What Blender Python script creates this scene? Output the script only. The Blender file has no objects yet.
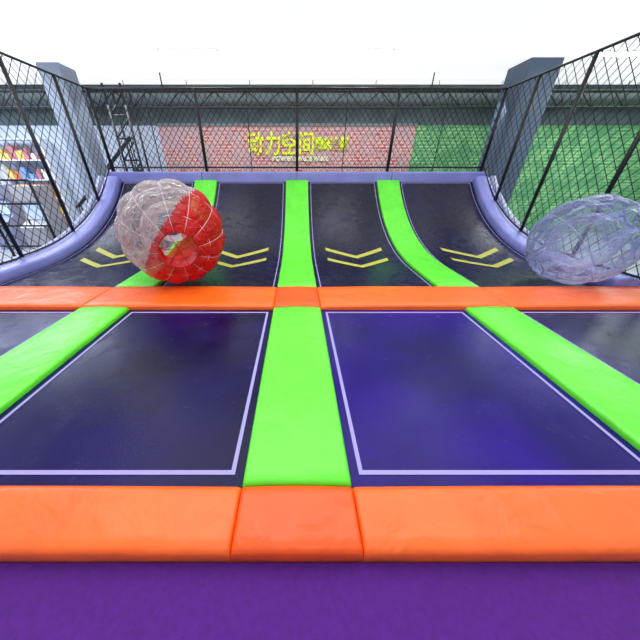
import bpy, bmesh, math, random
from mathutils import Vector, Matrix
random.seed(4)
S=bpy.context.scene
S.view_settings.view_transform='Standard'

# ---------------------------------------------------------------- helpers
def lin(c):
    return tuple(((v/255)/12.92 if v/255<=0.04045 else ((v/255+0.055)/1.055)**2.4) for v in c)+(1,)
def nodes(name):
    m=bpy.data.materials.new(name); m.use_nodes=True
    nt=m.node_tree; b=nt.nodes['Principled BSDF']
    return m,nt,b
def mat(name,c,rough=0.5,metal=0.0,spec=0.5,noise=0.0,nscale=4,bump=0.0,bscale=20,emit=0,coat=0):
    m,nt,b=nodes(name)
    col=lin(c)
    b.inputs['Base Color'].default_value=col
    b.inputs['Roughness'].default_value=rough
    b.inputs['Metallic'].default_value=metal
    b.inputs['Specular IOR Level'].default_value=spec
    b.inputs['Coat Weight'].default_value=coat
    tc=nt.nodes.new('ShaderNodeTexCoord')
    if noise:
        n=nt.nodes.new('ShaderNodeTexNoise'); n.inputs['Scale'].default_value=nscale; n.inputs['Detail'].default_value=5
        r=nt.nodes.new('ShaderNodeValToRGB')
        r.color_ramp.elements[0].position=.3; r.color_ramp.elements[1].position=.7
        r.color_ramp.elements[0].color=tuple(v*(1-noise) for v in col[:3])+(1,)
        r.color_ramp.elements[1].color=tuple(min(1,v*(1+noise)) for v in col[:3])+(1,)
        nt.links.new(tc.outputs['Object'],n.inputs['Vector']); nt.links.new(n.outputs['Fac'],r.inputs['Fac'])
        nt.links.new(r.outputs['Color'],b.inputs['Base Color'])
    if bump:
        n2=nt.nodes.new('ShaderNodeTexNoise'); n2.inputs['Scale'].default_value=bscale; n2.inputs['Detail'].default_value=3
        n2.inputs['Distortion'].default_value=.6
        bp=nt.nodes.new('ShaderNodeBump'); bp.inputs['Strength'].default_value=bump; bp.inputs['Distance'].default_value=.03
        nt.links.new(tc.outputs['Object'],n2.inputs['Vector']); nt.links.new(n2.outputs['Fac'],bp.inputs['Height'])
        nt.links.new(bp.outputs['Normal'],b.inputs['Normal'])
    if emit:
        b.inputs['Emission Color'].default_value=col; b.inputs['Emission Strength'].default_value=emit
    return m
def brick(name,c1,c2,mortar,scale=1.0,var=None):
    m,nt,b=nodes(name)
    tc=nt.nodes.new('ShaderNodeTexCoord'); mp=nt.nodes.new('ShaderNodeMapping'); mp.inputs['Rotation'].default_value=(math.radians(90),0,0)
    br=nt.nodes.new('ShaderNodeTexBrick'); br.inputs['Scale'].default_value=scale
    br.inputs['Color1'].default_value=lin(c1); br.inputs['Color2'].default_value=lin(c2); br.inputs['Mortar'].default_value=lin(mortar)
    br.inputs['Brick Width'].default_value=.26; br.inputs['Row Height'].default_value=.1; br.inputs['Mortar Size'].default_value=.012
    nt.links.new(tc.outputs['Object'],mp.inputs['Vector']); nt.links.new(mp.outputs['Vector'],br.inputs['Vector'])
    n=nt.nodes.new('ShaderNodeTexNoise'); n.inputs['Scale'].default_value=2.6; n.inputs['Detail'].default_value=10; n.inputs['Roughness'].default_value=.7
    nt.links.new(tc.outputs['Object'],n.inputs['Vector'])
    r=nt.nodes.new('ShaderNodeValToRGB'); r.color_ramp.elements[0].position=.42; r.color_ramp.elements[1].position=.6
    nt.links.new(n.outputs['Fac'],r.inputs['Fac'])
    mx=nt.nodes.new('ShaderNodeMixRGB'); mx.inputs['Color2'].default_value=lin(var or mortar)
    nt.links.new(r.outputs['Color'],mx.inputs['Fac']); nt.links.new(br.outputs['Color'],mx.inputs['Color1'])
    nt.links.new(mx.outputs['Color'],b.inputs['Base Color']); b.inputs['Roughness'].default_value=.9
    bp=nt.nodes.new('ShaderNodeBump'); bp.inputs['Strength'].default_value=.4; bp.inputs['Distance'].default_value=.02
    nt.links.new(br.outputs['Fac'],bp.inputs['Height']); bp.invert=True; nt.links.new(bp.outputs['Normal'],b.inputs['Normal'])
    return m
def mk(name,verts,faces,m,parent=None,smooth=False):
    me=bpy.data.meshes.new(name); me.from_pydata(verts,[],faces); me.update()
    o=bpy.data.objects.new(name,me); S.collection.objects.link(o)
    if m: me.materials.append(m)
    bm=bmesh.new(); bm.from_mesh(me); bmesh.ops.recalc_face_normals(bm,faces=bm.faces[:]); bm.to_mesh(me); bm.free()
    if smooth:
        for p in me.polygons: p.use_smooth=True
    if parent: o.parent=parent
    return o
def empty(name,loc=(0,0,0)):
    e=bpy.data.objects.new(name,None); S.collection.objects.link(e); e.location=loc; e.empty_display_size=.2
    return e
def box(name,x0,x1,y0,y1,z0,z1,m,parent=None,bev=0.0):
    v=[(x,y,z) for x in (x0,x1) for y in (y0,y1) for z in (z0,z1)]
    f=[(0,1,3,2),(4,6,7,5),(0,4,5,1),(2,3,7,6),(0,2,6,4),(1,5,7,3)]
    o=mk(name,v,f,m,parent)
    if bev:
        b=o.modifiers.new('b','BEVEL'); b.width=bev; b.segments=3
    return o
class Tubes:
    def __init__(s): s.v=[]; s.f=[]
    def add(s,pts,r,n=6,closed=False):
        pts=[Vector(p) for p in pts]; k=len(pts); base=len(s.v)
        for i,p in enumerate(pts):
            if closed: d=pts[(i+1)%k]-pts[i-1]
            else: d=pts[min(i+1,k-1)]-pts[max(i-1,0)]
            d.normalize()
            a=Vector((0,0,1)) if abs(d.z)<.9 else Vector((1,0,0))
            u=d.cross(a).normalized(); w=d.cross(u)
            for j in range(n):
                t=2*math.pi*(j+.5)/n
                s.v.append(tuple(p+(u*math.cos(t)+w*math.sin(t))*r))
        for i in range(k if closed else k-1):
            for j in range(n):
                a=base+i*n+j; b=base+i*n+(j+1)%n; i2=(i+1)%k
                s.f.append((a,b,base+i2*n+(j+1)%n,base+i2*n+j))
        if not closed:
            s.f.append(tuple(base+j for j in range(n))); s.f.append(tuple(base+(k-1)*n+j for j in range(n)))
    def make(s,name,m,parent=None,smooth=True): return mk(name,s.v,s.f,m,parent,smooth)

# ---------------------------------------------------------------- materials
GREEN=mat('green_vinyl',(98,232,50),.3,bump=.55,bscale=4,noise=.1,nscale=3)
ORANGE=mat('orange_vinyl',(252,104,26),.34,bump=.6,bscale=4.5,noise=.08,nscale=3)
ORANGE2=mat('orange_vinyl_seam',(240,86,10),.34,bump=.6,bscale=4.5,noise=.08)
LAV=mat('lavender_vinyl',(140,144,218),.36,bump=.45,bscale=5,noise=.12,nscale=2)
LAV2=mat('pale_lavender_vinyl',(196,202,236),.4,bump=.45,bscale=5,noise=.1,nscale=2)
LINE=mat('bed_line_webbing',(160,152,214),.6)
YEL=mat('yellow_marking',(186,184,74),.5)
STEEL=mat('black_steel',(14,17,22),.4,spec=.5)
NETM=mat('black_netting',(10,22,24),.7)
SKIRT=mat('dark_skirt',(22,20,34),.7)
CARPET=mat('purple_carpet',(80,20,126),.9,noise=.12,nscale=40,bump=.3,bscale=200)

def bedmat(name,c1,c2,spec,r0=.08,r1=.3):
    m,nt,b=nodes(name)
    tc=nt.nodes.new('ShaderNodeTexCoord')
    n=nt.nodes.new('ShaderNodeTexNoise'); n.inputs['Scale'].default_value=.8; n.inputs['Detail'].default_value=5
    r=nt.nodes.new('ShaderNodeValToRGB')
    r.color_ramp.elements[0].position=.35; r.color_ramp.elements[1].position=.66
    r.color_ramp.elements[0].color=lin(c1); r.color_ramp.elements[1].color=lin(c2)
    nt.links.new(tc.outputs['Object'],n.inputs['Vector']); nt.links.new(n.outputs['Fac'],r.inputs['Fac'])
    nt.links.new(r.outputs['Color'],b.inputs['Base Color'])
    b.inputs['Specular IOR Level'].default_value=spec
    n3=nt.nodes.new('ShaderNodeTexNoise'); n3.inputs['Scale'].default_value=5; n3.inputs['Detail'].default_value=10; n3.inputs['Roughness'].default_value=.65
    mr=nt.nodes.new('ShaderNodeMapRange'); mr.inputs['From Min'].default_value=.35; mr.inputs['From Max'].default_value=.65
    mr.inputs['To Min'].default_value=r0; mr.inputs['To Max'].default_value=r1
    nt.links.new(tc.outputs['Object'],n3.inputs['Vector']); nt.links.new(n3.outputs['Fac'],mr.inputs['Value']); nt.links.new(mr.outputs['Result'],b.inputs['Roughness'])
    n2=nt.nodes.new('ShaderNodeTexNoise'); n2.inputs['Scale'].default_value=90
    bp=nt.nodes.new('ShaderNodeBump'); bp.inputs['Strength'].default_value=.2; bp.inputs['Distance'].default_value=.008
    nt.links.new(tc.outputs['Object'],n2.inputs['Vector']); nt.links.new(n2.outputs['Fac'],bp.inputs['Height']); nt.links.new(bp.outputs['Normal'],b.inputs['Normal'])
    return m
BED_N=bedmat('navy_trampoline_fabric',(8,8,44),(26,18,88),.16)
BED_V=bedmat('violet_trampoline_fabric',(18,8,84),(40,14,132),.16)
BED_B=bedmat('ramp_fabric',(14,16,38),(26,24,60),.3,.12,.36)

# ---------------------------------------------------------------- layout
P=2.50       # lane pitch
HW=0.306     # half width of the green pads
D0,D1,D2=0.737,2.90,3.567
AS,R,AMAX=4.6,4.56,math.radians(45.8)
FL=AS-D2; BL=FL+R*AMAX
def front(s): return (D0+s,0.0,0.0)            # depth,height,slope
FLEN=D1-D0
def back(s):
    if s<FL: return (D2+s,0.0,0.0)
    a=(s-FL)/R
    return (AS+R*math.sin(a),R*(1-math.cos(a)),a)
def pt(prof,x,s,off):
    d,h,a=prof(s)
    return (x,d-math.sin(a)*off,h+math.cos(a)*off)
BZ=-0.03

def sheet(name,prof,x0,x1,s0,s1,off,m,parent,nx=1,ns=40):
    v=[];f=[]
    for i in range(ns+1):
        s=s0+(s1-s0)*i/ns
        for j in range(nx+1):
            v.append(pt(prof,x0+(x1-x0)*j/nx,s,off))
    for i in range(ns):
        for j in range(nx):
            a=i*(nx+1)+j; f.append((a,a+1,a+nx+2,a+nx+1))
    return mk(name,v,f,m,parent,True)
def bed(kind,prof,L,x0,x1,fab,chev=False):
    e=empty(kind,(0,0,0))
    sheet('mat_surface',prof,x0+.003,x1-.003,0.003,L-.003,BZ,fab,e,12,48)
    i=.06; w=.026 if not chev else .016; o=BZ+.004
    a,b=x0+i,x1-i; s0,s1=i+.02,L-i
    sheet('webbing_left',prof,a,a+w,s0,s1,o,LINE,e)
    sheet('webbing_right',prof,b-w,b,s0,s1,o,LINE,e)
    sheet('webbing_near',prof,a+w,b-w,s0,s0+w,o,LINE,e,ns=2)
    sheet('webbing_far',prof,a+w,b-w,s1-w,s1,o,LINE,e,ns=2)
    if chev:
        xc=(x0+x1)/2
        for k,sb in enumerate((1.05,1.55)):
            v=[];f=[];n=10;hw=.62
            for j in range(n+1):
                x=-hw+2*hw*j/n
                s=sb+.4*abs(x)/hw
                v.append(pt(prof,xc+x,s,o+.002)); v.append(pt(prof,xc+x,s+.14,o+.002))
            for j in range(n): f.append((2*j,2*j+2,2*j+3,2*j+1))
            mk('chevron_%d'%(k+1),v,f,YEL,e)
    return e
for k in (-2,-1,0,1):
    x0=k*P+HW; x1=(k+1)*P-HW
    if k==-2: x0=-2*P+.18
    if k==1: x1=2*P-.18
    bed('trampoline_bed',front,FLEN,x0,x1,BED_V if k==0 else BED_N)
    bed('trampoline_ramp',back,BL,x0,x1,BED_B,True)

# padded strips : rounded cross-section swept along the profile
def pad(name,prof,x0,x1,s0,s1,m,top=.025,bot=-.10,ns=30,parent=None,bulge=.012,rr=.03):
    sec=[]; w=x1-x0
    sec.append((x0,bot))
    for q in range(5):
        t=math.pi/2*q/4; sec.append((x0+rr*(1-math.cos(t)),top-rr*(1-math.sin(t))))
    for q in range(1,8):
        u=q/8; sec.append((x0+rr+(w-2*rr)*u,top+bulge*math.sin(math.pi*u)))
    for q in range(5):
        t=math.pi/2*(1-q/4); sec.append((x1-rr*(1-math.cos(t)),top-rr*(1-math.sin(t))))
    sec.append((x1,bot))
    ss=[s0,s0+.008]+[s0+.03+(s1-s0-.06)*i/ns for i in range(ns+1)]+[s1-.008,s1]
    dz=[-.03,-.012]+[0]*(ns+1)+[-.012,-.03]
    v=[];f=[];n=len(sec)
    for s,z in zip(ss,dz):
        for x,o in sec: v.append(pt(prof,x,s,o+(z if o>bot+.001 else 0)))
    for i in range(len(ss)-1):
        for j in range(n):
            a=i*n+j;b=i*n+(j+1)%n
            f.append((a,b,b+n,a+n))
    f.append(tuple(range(n))); f.append(tuple(range((len(ss)-1)*n,len(ss)*n)))
    return mk(name,v,f,m,parent,True)
def xpad(name,x0,x1,y0,y1,m,top=.03,bot=-.10,parent=None):
    return pad(name,lambda s:(y0+s,0.0,0.0),x0,x1,0,y1-y0,m,top,bot,6,parent)
for k in (-1,0,1):
    e=empty('green_safety_pad')
    pad('pad_near',front,k*P-HW,k*P+HW,0.002,FLEN-.002,GREEN,parent=e)
    e=empty('green_safety_pad')
    pad('pad_far',back,k*P-HW,k*P+HW,0.002,BL-.01,GREEN,parent=e)
XE=2*P+.35
cuts=[-XE,-P-HW,-HW,HW,P+HW,XE]
for (ya,yb_) in ((.442,D0),(D1,D2)):
    e=empty('orange_safety_pad')
    for i in range(5):
        xpad('pad_section_%d'%(i+1),cuts[i],cuts[i+1],ya,yb_,ORANGE2 if i==2 else ORANGE,parent=e)

# lavender side pads and top pad
for sx in (-1,1):
    e=empty('lavender_safety_pad')
    a,b=sorted((sx*(2*P-.17),sx*(2*P+.22)))
    pad('side_pad',back,a,b,0.003,BL,LAV,top=.14,bot=-.14,parent=e,bulge=.02,rr=.05)
    a,b=sorted((sx*(2*P+.225),sx*(2*P+.34)))
    pad('side_pad_edge',back,a,b,0.003,BL,LAV2,top=.17,bot=-.14,parent=e,bulge=.01,rr=.03)
    a,b=sorted((sx*(2*P-.17),sx*(2*P+.22)))
    pad('front_side_pad',front,a,b,0.003,FLEN-.003,LAV,top=.05,bot=-.1,parent=e)
DT,HT,_=back(BL)
e=empty('lavender_top_pad')
for i in range(4):
    x0=-2*P-.2+i*(4*P+.4)/4
    box('top_pad_%d'%(i+1),x0,x0+(4*P+.4)/4-.005,DT+.0,DT+.30,HT-.12,HT+.2,LAV,e,.04)
# support body
v=[];f=[];N=24
for i in range(N+1):
    d,h,a=back(BL*i/N)
    for x in (-XE+.14,XE-.14):
        v+= [(x,d+math.sin(a)*.1,h-math.cos(a)*.1-.04),(x,d+math.sin(a)*.1,-.6)]
for i in range(N):
    q=i*4
    f+=[(q,q+1,q+5,q+4),(q+2,q+6,q+7,q+3),(q,q+4,q+6,q+2)]
f.append((N*4,N*4+1,N*4+3,N*4+2))
mk('ramp_support_frame',v,f,SKIRT)
box('trampoline_base_frame',-XE,XE,.45,D2,-.6,-.105,SKIRT)
box('rear_deck',-XE+.1,XE-.1,DT+.31,DT+.9,-.6,HT+.02,SKIRT)
box('purple_walkway_platform',-9,9,-3.5,.44,-.6,-.06,CARPET)

# ---------------------------------------------------------------- nets
ZT=3.32
nf=empty('safety_net_enclosure')
def netlines(u0,u1,lowf,top,to3,name,c=.155,r=.0075):
    T=Tubes()
    for sgn in (1,-1):
        k0=int((u0-top-1)/c)-2; k1=int((u1+top+1)/c)+2
        for k in range(k0,k1):
            n=80
            zz=[-.2+(top+.2)*i/n for i in range(n+1)]
            ok=[z for z in zz if u0<=k*c+sgn*z*.8<=u1 and z>=lowf(k*c+sgn*z*.8)]
            if len(ok)<2: continue
            T.add([to3(k*c+sgn*ok[0]*.8,ok[0]),to3(k*c+sgn*ok[-1]*.8,ok[-1])],r,4)
    return T.make(name,NETM,nf,False)
yb=DT+.2
netlines(-5.1,5.1,lambda u:HT+.21,ZT,lambda u,z:(u,yb,z),'back_net',.15,.007)
def low(u):
    d=u
    if d<AS: return .15
    q=min(1,(d-AS)/R); return min(HT+.25,R*(1-math.cos(math.asin(min(.99,q))))+.18)
for sx,nm in ((-1,'left_net'),(1,'right_net')):
    netlines(3.2,yb,low,ZT,lambda u,z,sx=sx:(sx*5.1,u,z),nm,.17,.0055)
T=Tubes()
for x in (-5.1,-2.5,0,2.5,5.1):
    T.add([(x,yb,HT+.2),(x,yb,ZT)],.04,8)
for x in (-3.75,-1.25,1.25,3.75):
    T.add([(x,yb+.02,HT+.2),(x,yb+.02,ZT)],.012,8)
for sx in (-1,1):
    for y in (3.3,4.6,5.95,7.1):
        T.add([(sx*5.1,y,low(y)-.0),(sx*5.1,y,ZT)],.035,8)
    T.add([(sx*5.1,3.2,ZT),(sx*5.1,yb,ZT)],.022,8)
    T.add([(sx*5.1,y,low(y)+.03) for y in [3.2+.1*i for i in range(int((yb-3.2)/.1)+1)]],.018,6)
T.add([(-5.1,yb,ZT),(5.1,yb,ZT)],.022,8)
T.add([(-5.1,yb,HT+.3),(5.1,yb,HT+.3)],.022,8)
T.make('net_poles',STEEL,nf)

# ---------------------------------------------------------------- zorb balls
def film(name,c,alpha,tint=.35,rough=.08):
    m=bpy.data.materials.new(name); m.use_nodes=True; nt=m.node_tree
    for n in list(nt.nodes):
        if n.type!='OUTPUT_MATERIAL': nt.nodes.remove(n)
    out=[n for n in nt.nodes][0]
    tr=nt.nodes.new('ShaderNodeBsdfTransparent'); pr=nt.nodes.new('ShaderNodeBsdfPrincipled')
    pr.inputs['Base Color'].default_value=lin(c); pr.inputs['Roughness'].default_value=rough
    k=tuple(1-(1-v)*tint for v in lin(c)[:3]); tr.inputs['Color'].default_value=k+(1,)
    tc=nt.nodes.new('ShaderNodeTexCoord')
    nz=nt.nodes.new('ShaderNodeTexNoise'); nz.inputs['Scale'].default_value=6; nz.inputs['Detail'].default_value=5; nz.inputs['Distortion'].default_value=1.5
    bp=nt.nodes.new('ShaderNodeBump'); bp.inputs['Strength'].default_value=.9; bp.inputs['Distance'].default_value=.06
    nt.links.new(tc.outputs['Object'],nz.inputs['Vector']); nt.links.new(nz.outputs['Fac'],bp.inputs['Height']); nt.links.new(bp.outputs['Normal'],pr.inputs['Normal'])
    lw=nt.nodes.new('ShaderNodeFresnel'); lw.inputs['IOR'].default_value=1.4
    nt.links.new(bp.outputs['Normal'],lw.inputs['Normal'])
    ad=nt.nodes.new('ShaderNodeMath'); ad.operation='ADD'; ad.use_clamp=True; ad.inputs[1].default_value=alpha
    nt.links.new(lw.outputs[0],ad.inputs[0])
    mx=nt.nodes.new('ShaderNodeMixShader')
    nt.links.new(ad.outputs[0],mx.inputs[0]); nt.links.new(tr.outputs[0],mx.inputs[1]); nt.links.new(pr.outputs[0],mx.inputs[2])
    nt.links.new(mx.outputs[0],out.inputs['Surface'])
    return m
def zorb(loc,Rb,axis,caxis,cA,cB,aA,aB,tA,tB,cordc,ringc,cr=.0035):
    e=empty('zorb_ball',loc)
    q=Vector((0,0,1)).rotation_difference(Vector(axis).normalized()).to_matrix()
    ca=Vector(caxis).normalized()
    mA=film('zorb_film_a',cA,aA,tA); mB=film('zorb_film_b',cB,aB,tB)
    cm=mat('zorb_cord',cordc,.5); ring=mat('zorb_ring',ringc,.3)
    def paint(o):
        o.data.materials.append(mB)
        for p in o.data.polygons:
            if p.center.dot(ca)<0: p.material_index=1
    def shell(r,hole,name,lobes,amp):
        nu,nv=120,64; v=[];f=[]
        for i in range(nv+1):
            th=hole+(math.pi-2*hole)*i/nv
            for j in range(nu):
                ph=2*math.pi*j/nu
                rr=r*(1-amp+amp*(abs(math.sin(lobes*ph/2))**.6)*(abs(math.sin(5*th))**.5))
                v.append(tuple(q@Vector((rr*math.sin(th)*math.cos(ph),rr*math.sin(th)*math.sin(ph),rr*math.cos(th)))))
        for i in range(nv):
            for j in range(nu):
                f.append((i*nu+j,i*nu+(j+1)%nu,(i+1)*nu+(j+1)%nu,(i+1)*nu+j))
        paint(mk(name,v,f,mA,e,True))
    shell(Rb,.34,'outer_shell',12,.055)
    shell(Rb*.62,.56,'inner_shell',8,.02)
    for s in (1,-1):
        v=[];f=[];n=32
        for z,r in ((s*Rb*.90,Rb*.318),(s*Rb*.72,Rb*.28),(s*Rb*.525,Rb*.33)):
            for j in range(n):
                a=2*math.pi*j/n; v.append(tuple(q@Vector((r*math.cos(a),r*math.sin(a),z))))
        for i in range(2):
            for j in range(n): f.append((i*n+j,i*n+(j+1)%n,(i+1)*n+(j+1)%n,(i+1)*n+j))
        paint(mk('entrance_tunnel',v,f,mA,e,True))
        T=Tubes(); T.add([q@Vector((Rb*.32*math.cos(2*math.pi*j/n),Rb*.32*math.sin(2*math.pi*j/n),s*Rb*.9)) for j in range(n)],.010,8,True)
        T.make('entrance_ring',ring if s>0 else cm,e)
        T=Tubes()
        for j in range(3):
            a=math.pi*j/3+.3; c=Vector((math.cos(a),math.sin(a),0))*Rb*.32; z=Vector((0,0,s*Rb*.9))
            T.add([q@(c+z),q@(z*.97),q@(-c+z)],.005,6)
        T.make('entrance_straps',ring,e)
    T=Tubes(); n=12
    for row in (1,2,3,4):
        th=math.pi*row/5
        for j in range(n):
            ph=2*math.pi*j/n
            for dp in (.25,-.25):
                d=q@Vector((math.sin(th)*math.cos(ph),math.sin(th)*math.sin(ph),math.cos(th)))
                d2=q@Vector((math.sin(th)*math.cos(ph+dp),math.sin(th)*math.sin(ph+dp),math.cos(th)))
                T.add([d*Rb*.95,d2*Rb*.62],cr,4)
    for row in (1,2,3,4):
        th=math.pi*row/5
        T.add([q@Vector((Rb*.955*math.sin(th)*math.cos(2*math.pi*j/36),Rb*.955*math.sin(th)*math.sin(2*math.pi*j/36),Rb*.955*math.cos(th))) for j in range(36)],cr,4,True)
    for j in range(n):
        ph=2*math.pi*j/n
        T.add([q@Vector((Rb*.955*math.sin(t)*math.cos(ph),Rb*.955*math.sin(t)*math.sin(ph),Rb*.955*math.cos(t))) for t in [.36+(math.pi-.72)*i/20 for i in range(21)]],cr,4)
    T.make('cords',cm,e)
    return e
zorb((-1.83,3.87,.735),.735,(.42,-.85,-.12),(.80,.02,-.58),(236,26,26),(236,236,244),.30,.10,.7,.1,(232,210,220),(205,30,40))
zorb((4.28,3.84,.635),.645,(.75,-.2,.6),(.3,.5,.75),(196,208,246),(214,222,248),.06,.06,.16,.14,(176,190,240),(150,165,232),.0028)

# ---------------------------------------------------------------- hall
FZ=-.6; CZ=4.08; YB=11.0
floorm=mat('grey_hall_floor',(160,164,174),.35,noise=.1,nscale=1)
box('floor',-15,15,-4,YB,FZ-.1,FZ,floorm)
box('ceiling',-15,15,-4,YB,CZ,CZ+.1,mat('white_ceiling_added_glow',(250,250,252),.8,emit=.85))  # glow added to the ceiling surface, whitens it and lights the hall
RB=brick('red_brick',(186,92,88),(212,146,138),(226,206,202),1.0,(186,160,166))
GB=brick('green_brick',(60,146,78),(118,184,108),(176,210,172),1.0,(84,148,100))
DG=mat('dark_grey_paint',(74,88,92),.8,noise=.35,nscale=2)
LG=mat('pale_plaster',(186,196,214),.8,noise=.05)
wb=empty('wall_back')
box('upper_band',-15,15,YB,YB+.2,3.0,CZ,DG,wb)
box('red_brick_panel',-4.9,4.2,YB,YB+.2,FZ,3.0,RB,wb)
box('green_brick_panel',4.2,15,YB,YB+.2,FZ,3.0,GB,wb)
box('left_plaster_panel',-15,-4.9,YB,YB+.2,FZ,3.0,LG,wb)
box('wall_left',-15.2,-15,-4,YB+.2,FZ,CZ,LG)
box('wall_right',15,15.2,-4,YB+.2,FZ,CZ,GB)
box('wall_front',-15,15,-4.2,-4,FZ,CZ,LG)
box('trim_1',-4.9,4.2,YB-.04,YB,2.98,3.06,mat('trim_grey',(100,110,116),.5))

# graffiti lettering
GL=mat('lime_paint_glow',(206,224,40),.5,emit=.2)  # lettering colour carries a slight added glow
gl=empty('graffiti_lettering')
def text(t,x,z,size,m,sx=1):
    c=bpy.data.curves.new('letters','FONT'); c.body=t; c.size=size; c.extrude=.02; c.offset=.014
    o=bpy.data.objects.new('letters',c); S.collection.objects.link(o)
    o.location=(x,YB-.03,z); o.rotation_euler=(math.pi/2,0,0); o.scale=(sx,1,1); o.data.materials.append(m); o.parent=gl
text('动力空间',-1.78,2.2,.74,GL,.82)
text('蹦床主题',.66,2.32,.42,GL,.7)
text('POWER SPACE PARK',-.9,1.95,.2,mat('white_paint',(225,225,190),.5),1.1)

# columns
SL=mat('slate_column',(88,104,128),.5,noise=.12,nscale=1.5)
PC=mat('pale_column',(150,162,182),.5)
def column(x,y,w,m):
    e=empty('hall_column'); 
    box('shaft',x-w/2,x+w/2,y-w/2,y+w/2,FZ+.3,CZ,m,e,.03)
    box('plinth',x-w/2-.06,x+w/2+.06,y-w/2-.06,y+w/2+.06,FZ,FZ+.3,m,e,.02)
column(6.35,9.2,.85,SL); column(-6.6,9.4,.62,PC); column(-10.5,8.0,.6,SL)

# roof steel and ducts along the back
M=mat('galvanised_duct',(96,108,112),.5,metal=.3)
T=Tubes(); T.add([(-14,10.6,3.62),(14,10.6,3.62)],.15,20)
for i in range(14):
    T.add([(-13.5+2*i,10.6,3.62),(-13.45+2*i,10.6,3.62)],.17,20)
    T.add([(-13.5+2*i,10.6,3.7),(-13.5+2*i,10.6,CZ)],.012,6)
T.make('air_duct',M)
tr=empty('roof_truss')
T=Tubes()
T.add([(-14,9.9,3.68),(14,9.9,3.68)],.035,6); T.add([(-14,9.9,3.3),(14,9.9,3.3)],.035,6)
for i in range(28):
    x=-14+i; T.add([(x,9.9,3.3),(x+.5,9.9,3.68)],.018,5); T.add([(x+.5,9.9,3.68),(x+1,9.9,3.3)],.018,5)
for x in (-12,-4,4,12): T.add([(x,9.9,3.68),(x,9.9,CZ)],.02,5)
T.make('truss_bars',STEEL,tr)

# left side : shelving, arcade cabinets, stair, railing
WH=mat('white_shelf',(230,236,246),.4)
cols=[(200,120,90),(224,190,110),(120,150,200),(230,230,235),(180,110,120),(190,200,215)]
cm=[mat('goods_%d'%i,c,.5) for i,c in enumerate(cols)]
def shelf(x,y,w=1.8,h=3.2):
    e=empty('shelving_unit')
    for s in (0,1): box('upright',x+s*(w-.04),x+s*(w-.04)+.04,y,y+.4,FZ,FZ+h,WH,e)
    for i in range(6):
        z=FZ+.1+i*(h-.15)/5
        box('shelf_board',x+.04,x+w-.04,y,y+.4,z,z+.03,WH,e)
        if i<5:
            u=x+.1
            while u<x+w-.3:
                ww=random.uniform(.12,.25); hh=random.uniform(.18,.4)
                box('goods',u,u+ww,y+.08,y+.34,z+.03,z+.03+hh,random.choice(cm),e); u+=ww+random.uniform(.02,.1)
shelf(-10.6,10.45); shelf(-12.6,10.45)
def arcade(x,y,c):
    e=empty('arcade_cabinet')
    prof=[(0,0),(.75,0),(.75,1.85),(.25,1.85),(.2,1.5),(.35,1.45),(.3,1.0),(0,.85)]
    v=[(x+s*.65,y+a,FZ+b) for s in (0,1) for a,b in prof]; n=len(prof)
    f=[tuple(range(n)),tuple(range(n,2*n))]+[(i,(i+1)%n,n+(i+1)%n,n+i) for i in range(n)]
    mk('body',v,f,mat('cabinet_paint',c,.4),e)
    mk('screen',[(x+.07,y+.335,FZ+1.41),(x+.58,y+.335,FZ+1.41),(x+.58,y+.295,FZ+1.03),(x+.07,y+.295,FZ+1.03)],[(0,1,2,3)],mat('screen_glow',(190,210,240),.2,emit=.6),e)
    box('joystick',x+.2,x+.23,y+.12,y+.15,FZ+.9,FZ+1.05,STEEL,e)
arcade(-8.6,8.4,(226,160,100)); arcade(-9.6,8.2,(150,160,190)); arcade(-7.6,7.2,(200,200,210))
st=empty('steel_staircase')
for i in range(12):
    box('tread',-8.2+i*.22,-7.9+i*.22,10.15,10.25,FZ+.18*(i+1),FZ+.18*(i+1)+.04,STEEL,st)
T=Tubes()
for y in (10.13,10.27):
    T.add([(-8.2,y,FZ+.05),(-5.5,y,FZ+2.25)],.05,6)
    T.add([(-8.2,y,FZ+1.05),(-5.5,y,FZ+3.2)],.03,6)
    for i in range(0,13,2): T.add([(-8.1+i*.21,y,FZ+.15+i*.17),(-8.1+i*.21,y,FZ+1.15+i*.17)],.02,6)
T.make('stringers_and_rails',STEEL,st)
T=Tubes()
for z in (FZ+.5,FZ+1.0,FZ+1.5,FZ+2.0): T.add([(-14,6.6,z),(-6.2,6.6,z)],.02,6)
for i in range(7): T.add([(-14+i*1.3,6.6,FZ),(-14+i*1.3,6.6,FZ+2.0)],.03,6)
T.make('guard_railing',STEEL)
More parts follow.
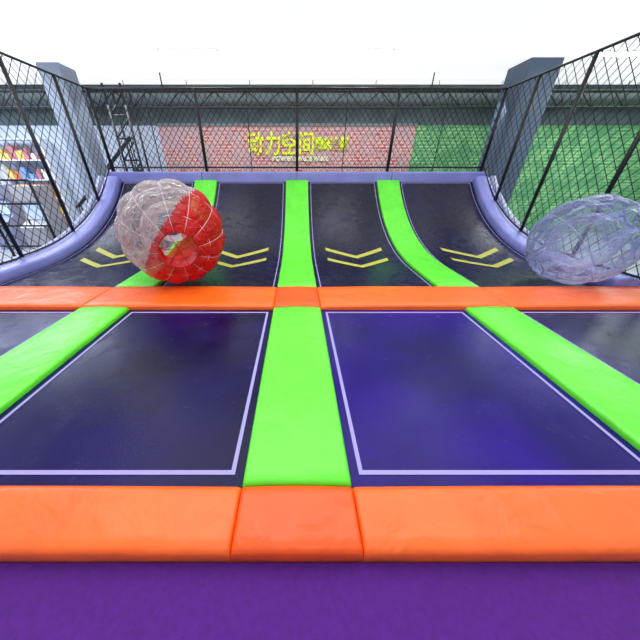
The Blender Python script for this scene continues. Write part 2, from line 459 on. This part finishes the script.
# black scaffold tower beyond the back-left corner
T=Tubes()
for x in (-5.4,-4.9):
    for y in (9.25,9.65): T.add([(x,y,FZ),(x,y,3.7)],.035,6)
for i in range(7):
    z=FZ+.3+i*.55
    T.add([(-5.4,9.25,z),(-4.9,9.25,z)],.025,5); T.add([(-5.4,9.25,z),(-4.9,9.25,z+.5)],.02,5)
T.make('scaffold_tower',STEEL)

# linear lamps added under the ceiling for glints on the beds
lampm=mat('added_lamp_glow',(255,255,255),.5,emit=14)
for i,(x,y) in enumerate([(-8,8.5),(8,8.5),(-2.6,8.4),(-4.4,5.2),(1.6,8.4),(3.6,5.2),(-.6,1.2),(0,-1.5)]):
    e=empty('added_lamp'); box('housing',x-.7,x+.7,y-.1,y+.1,CZ-.03,CZ-.001,WH,e); box('diffuser',x-.68,x+.68,y-.09,y+.09,CZ-.05,CZ-.031,lampm,e)
def area(n,loc,rot,sx,sy,p,c=(1,1,1)):
    l=bpy.data.lights.new(n,'AREA'); l.shape='RECTANGLE'; l.size=sx; l.size_y=sy; l.energy=p; l.color=c
    o=bpy.data.objects.new(n,l); S.collection.objects.link(o); o.location=loc; o.rotation_euler=rot
area('added_fill_1',(0,3.0,3.95),(0,0,0),8,3,150,(1,1,1))  # this and the area lights below are added for fill
area('added_fill_2',(0,9.2,3.2),(math.radians(50),0,0),12,.4,110,(.95,.97,1))  # added to lift the brick wall
area('added_fill_3',(-10,8,3.95),(0,0,0),5,3,420,(.8,.9,1))
area('added_fill_4',(10,8,3.95),(0,0,0),5,3,200,(.9,1,1))

w=bpy.data.worlds.new('w'); S.world=w; w.use_nodes=True
w.node_tree.nodes['Background'].inputs[0].default_value=(.8,.88,1,1); w.node_tree.nodes['Background'].inputs[1].default_value=.5

cam=bpy.data.cameras.new('camera'); co=bpy.data.objects.new('camera',cam); S.collection.objects.link(co)
co.location=(0,0,1.5); co.rotation_euler=(math.radians(59.9),0,0)
cam.sensor_width=36; cam.lens=250/640*36; cam.shift_x=23/640; cam.clip_start=.05
S.camera=co
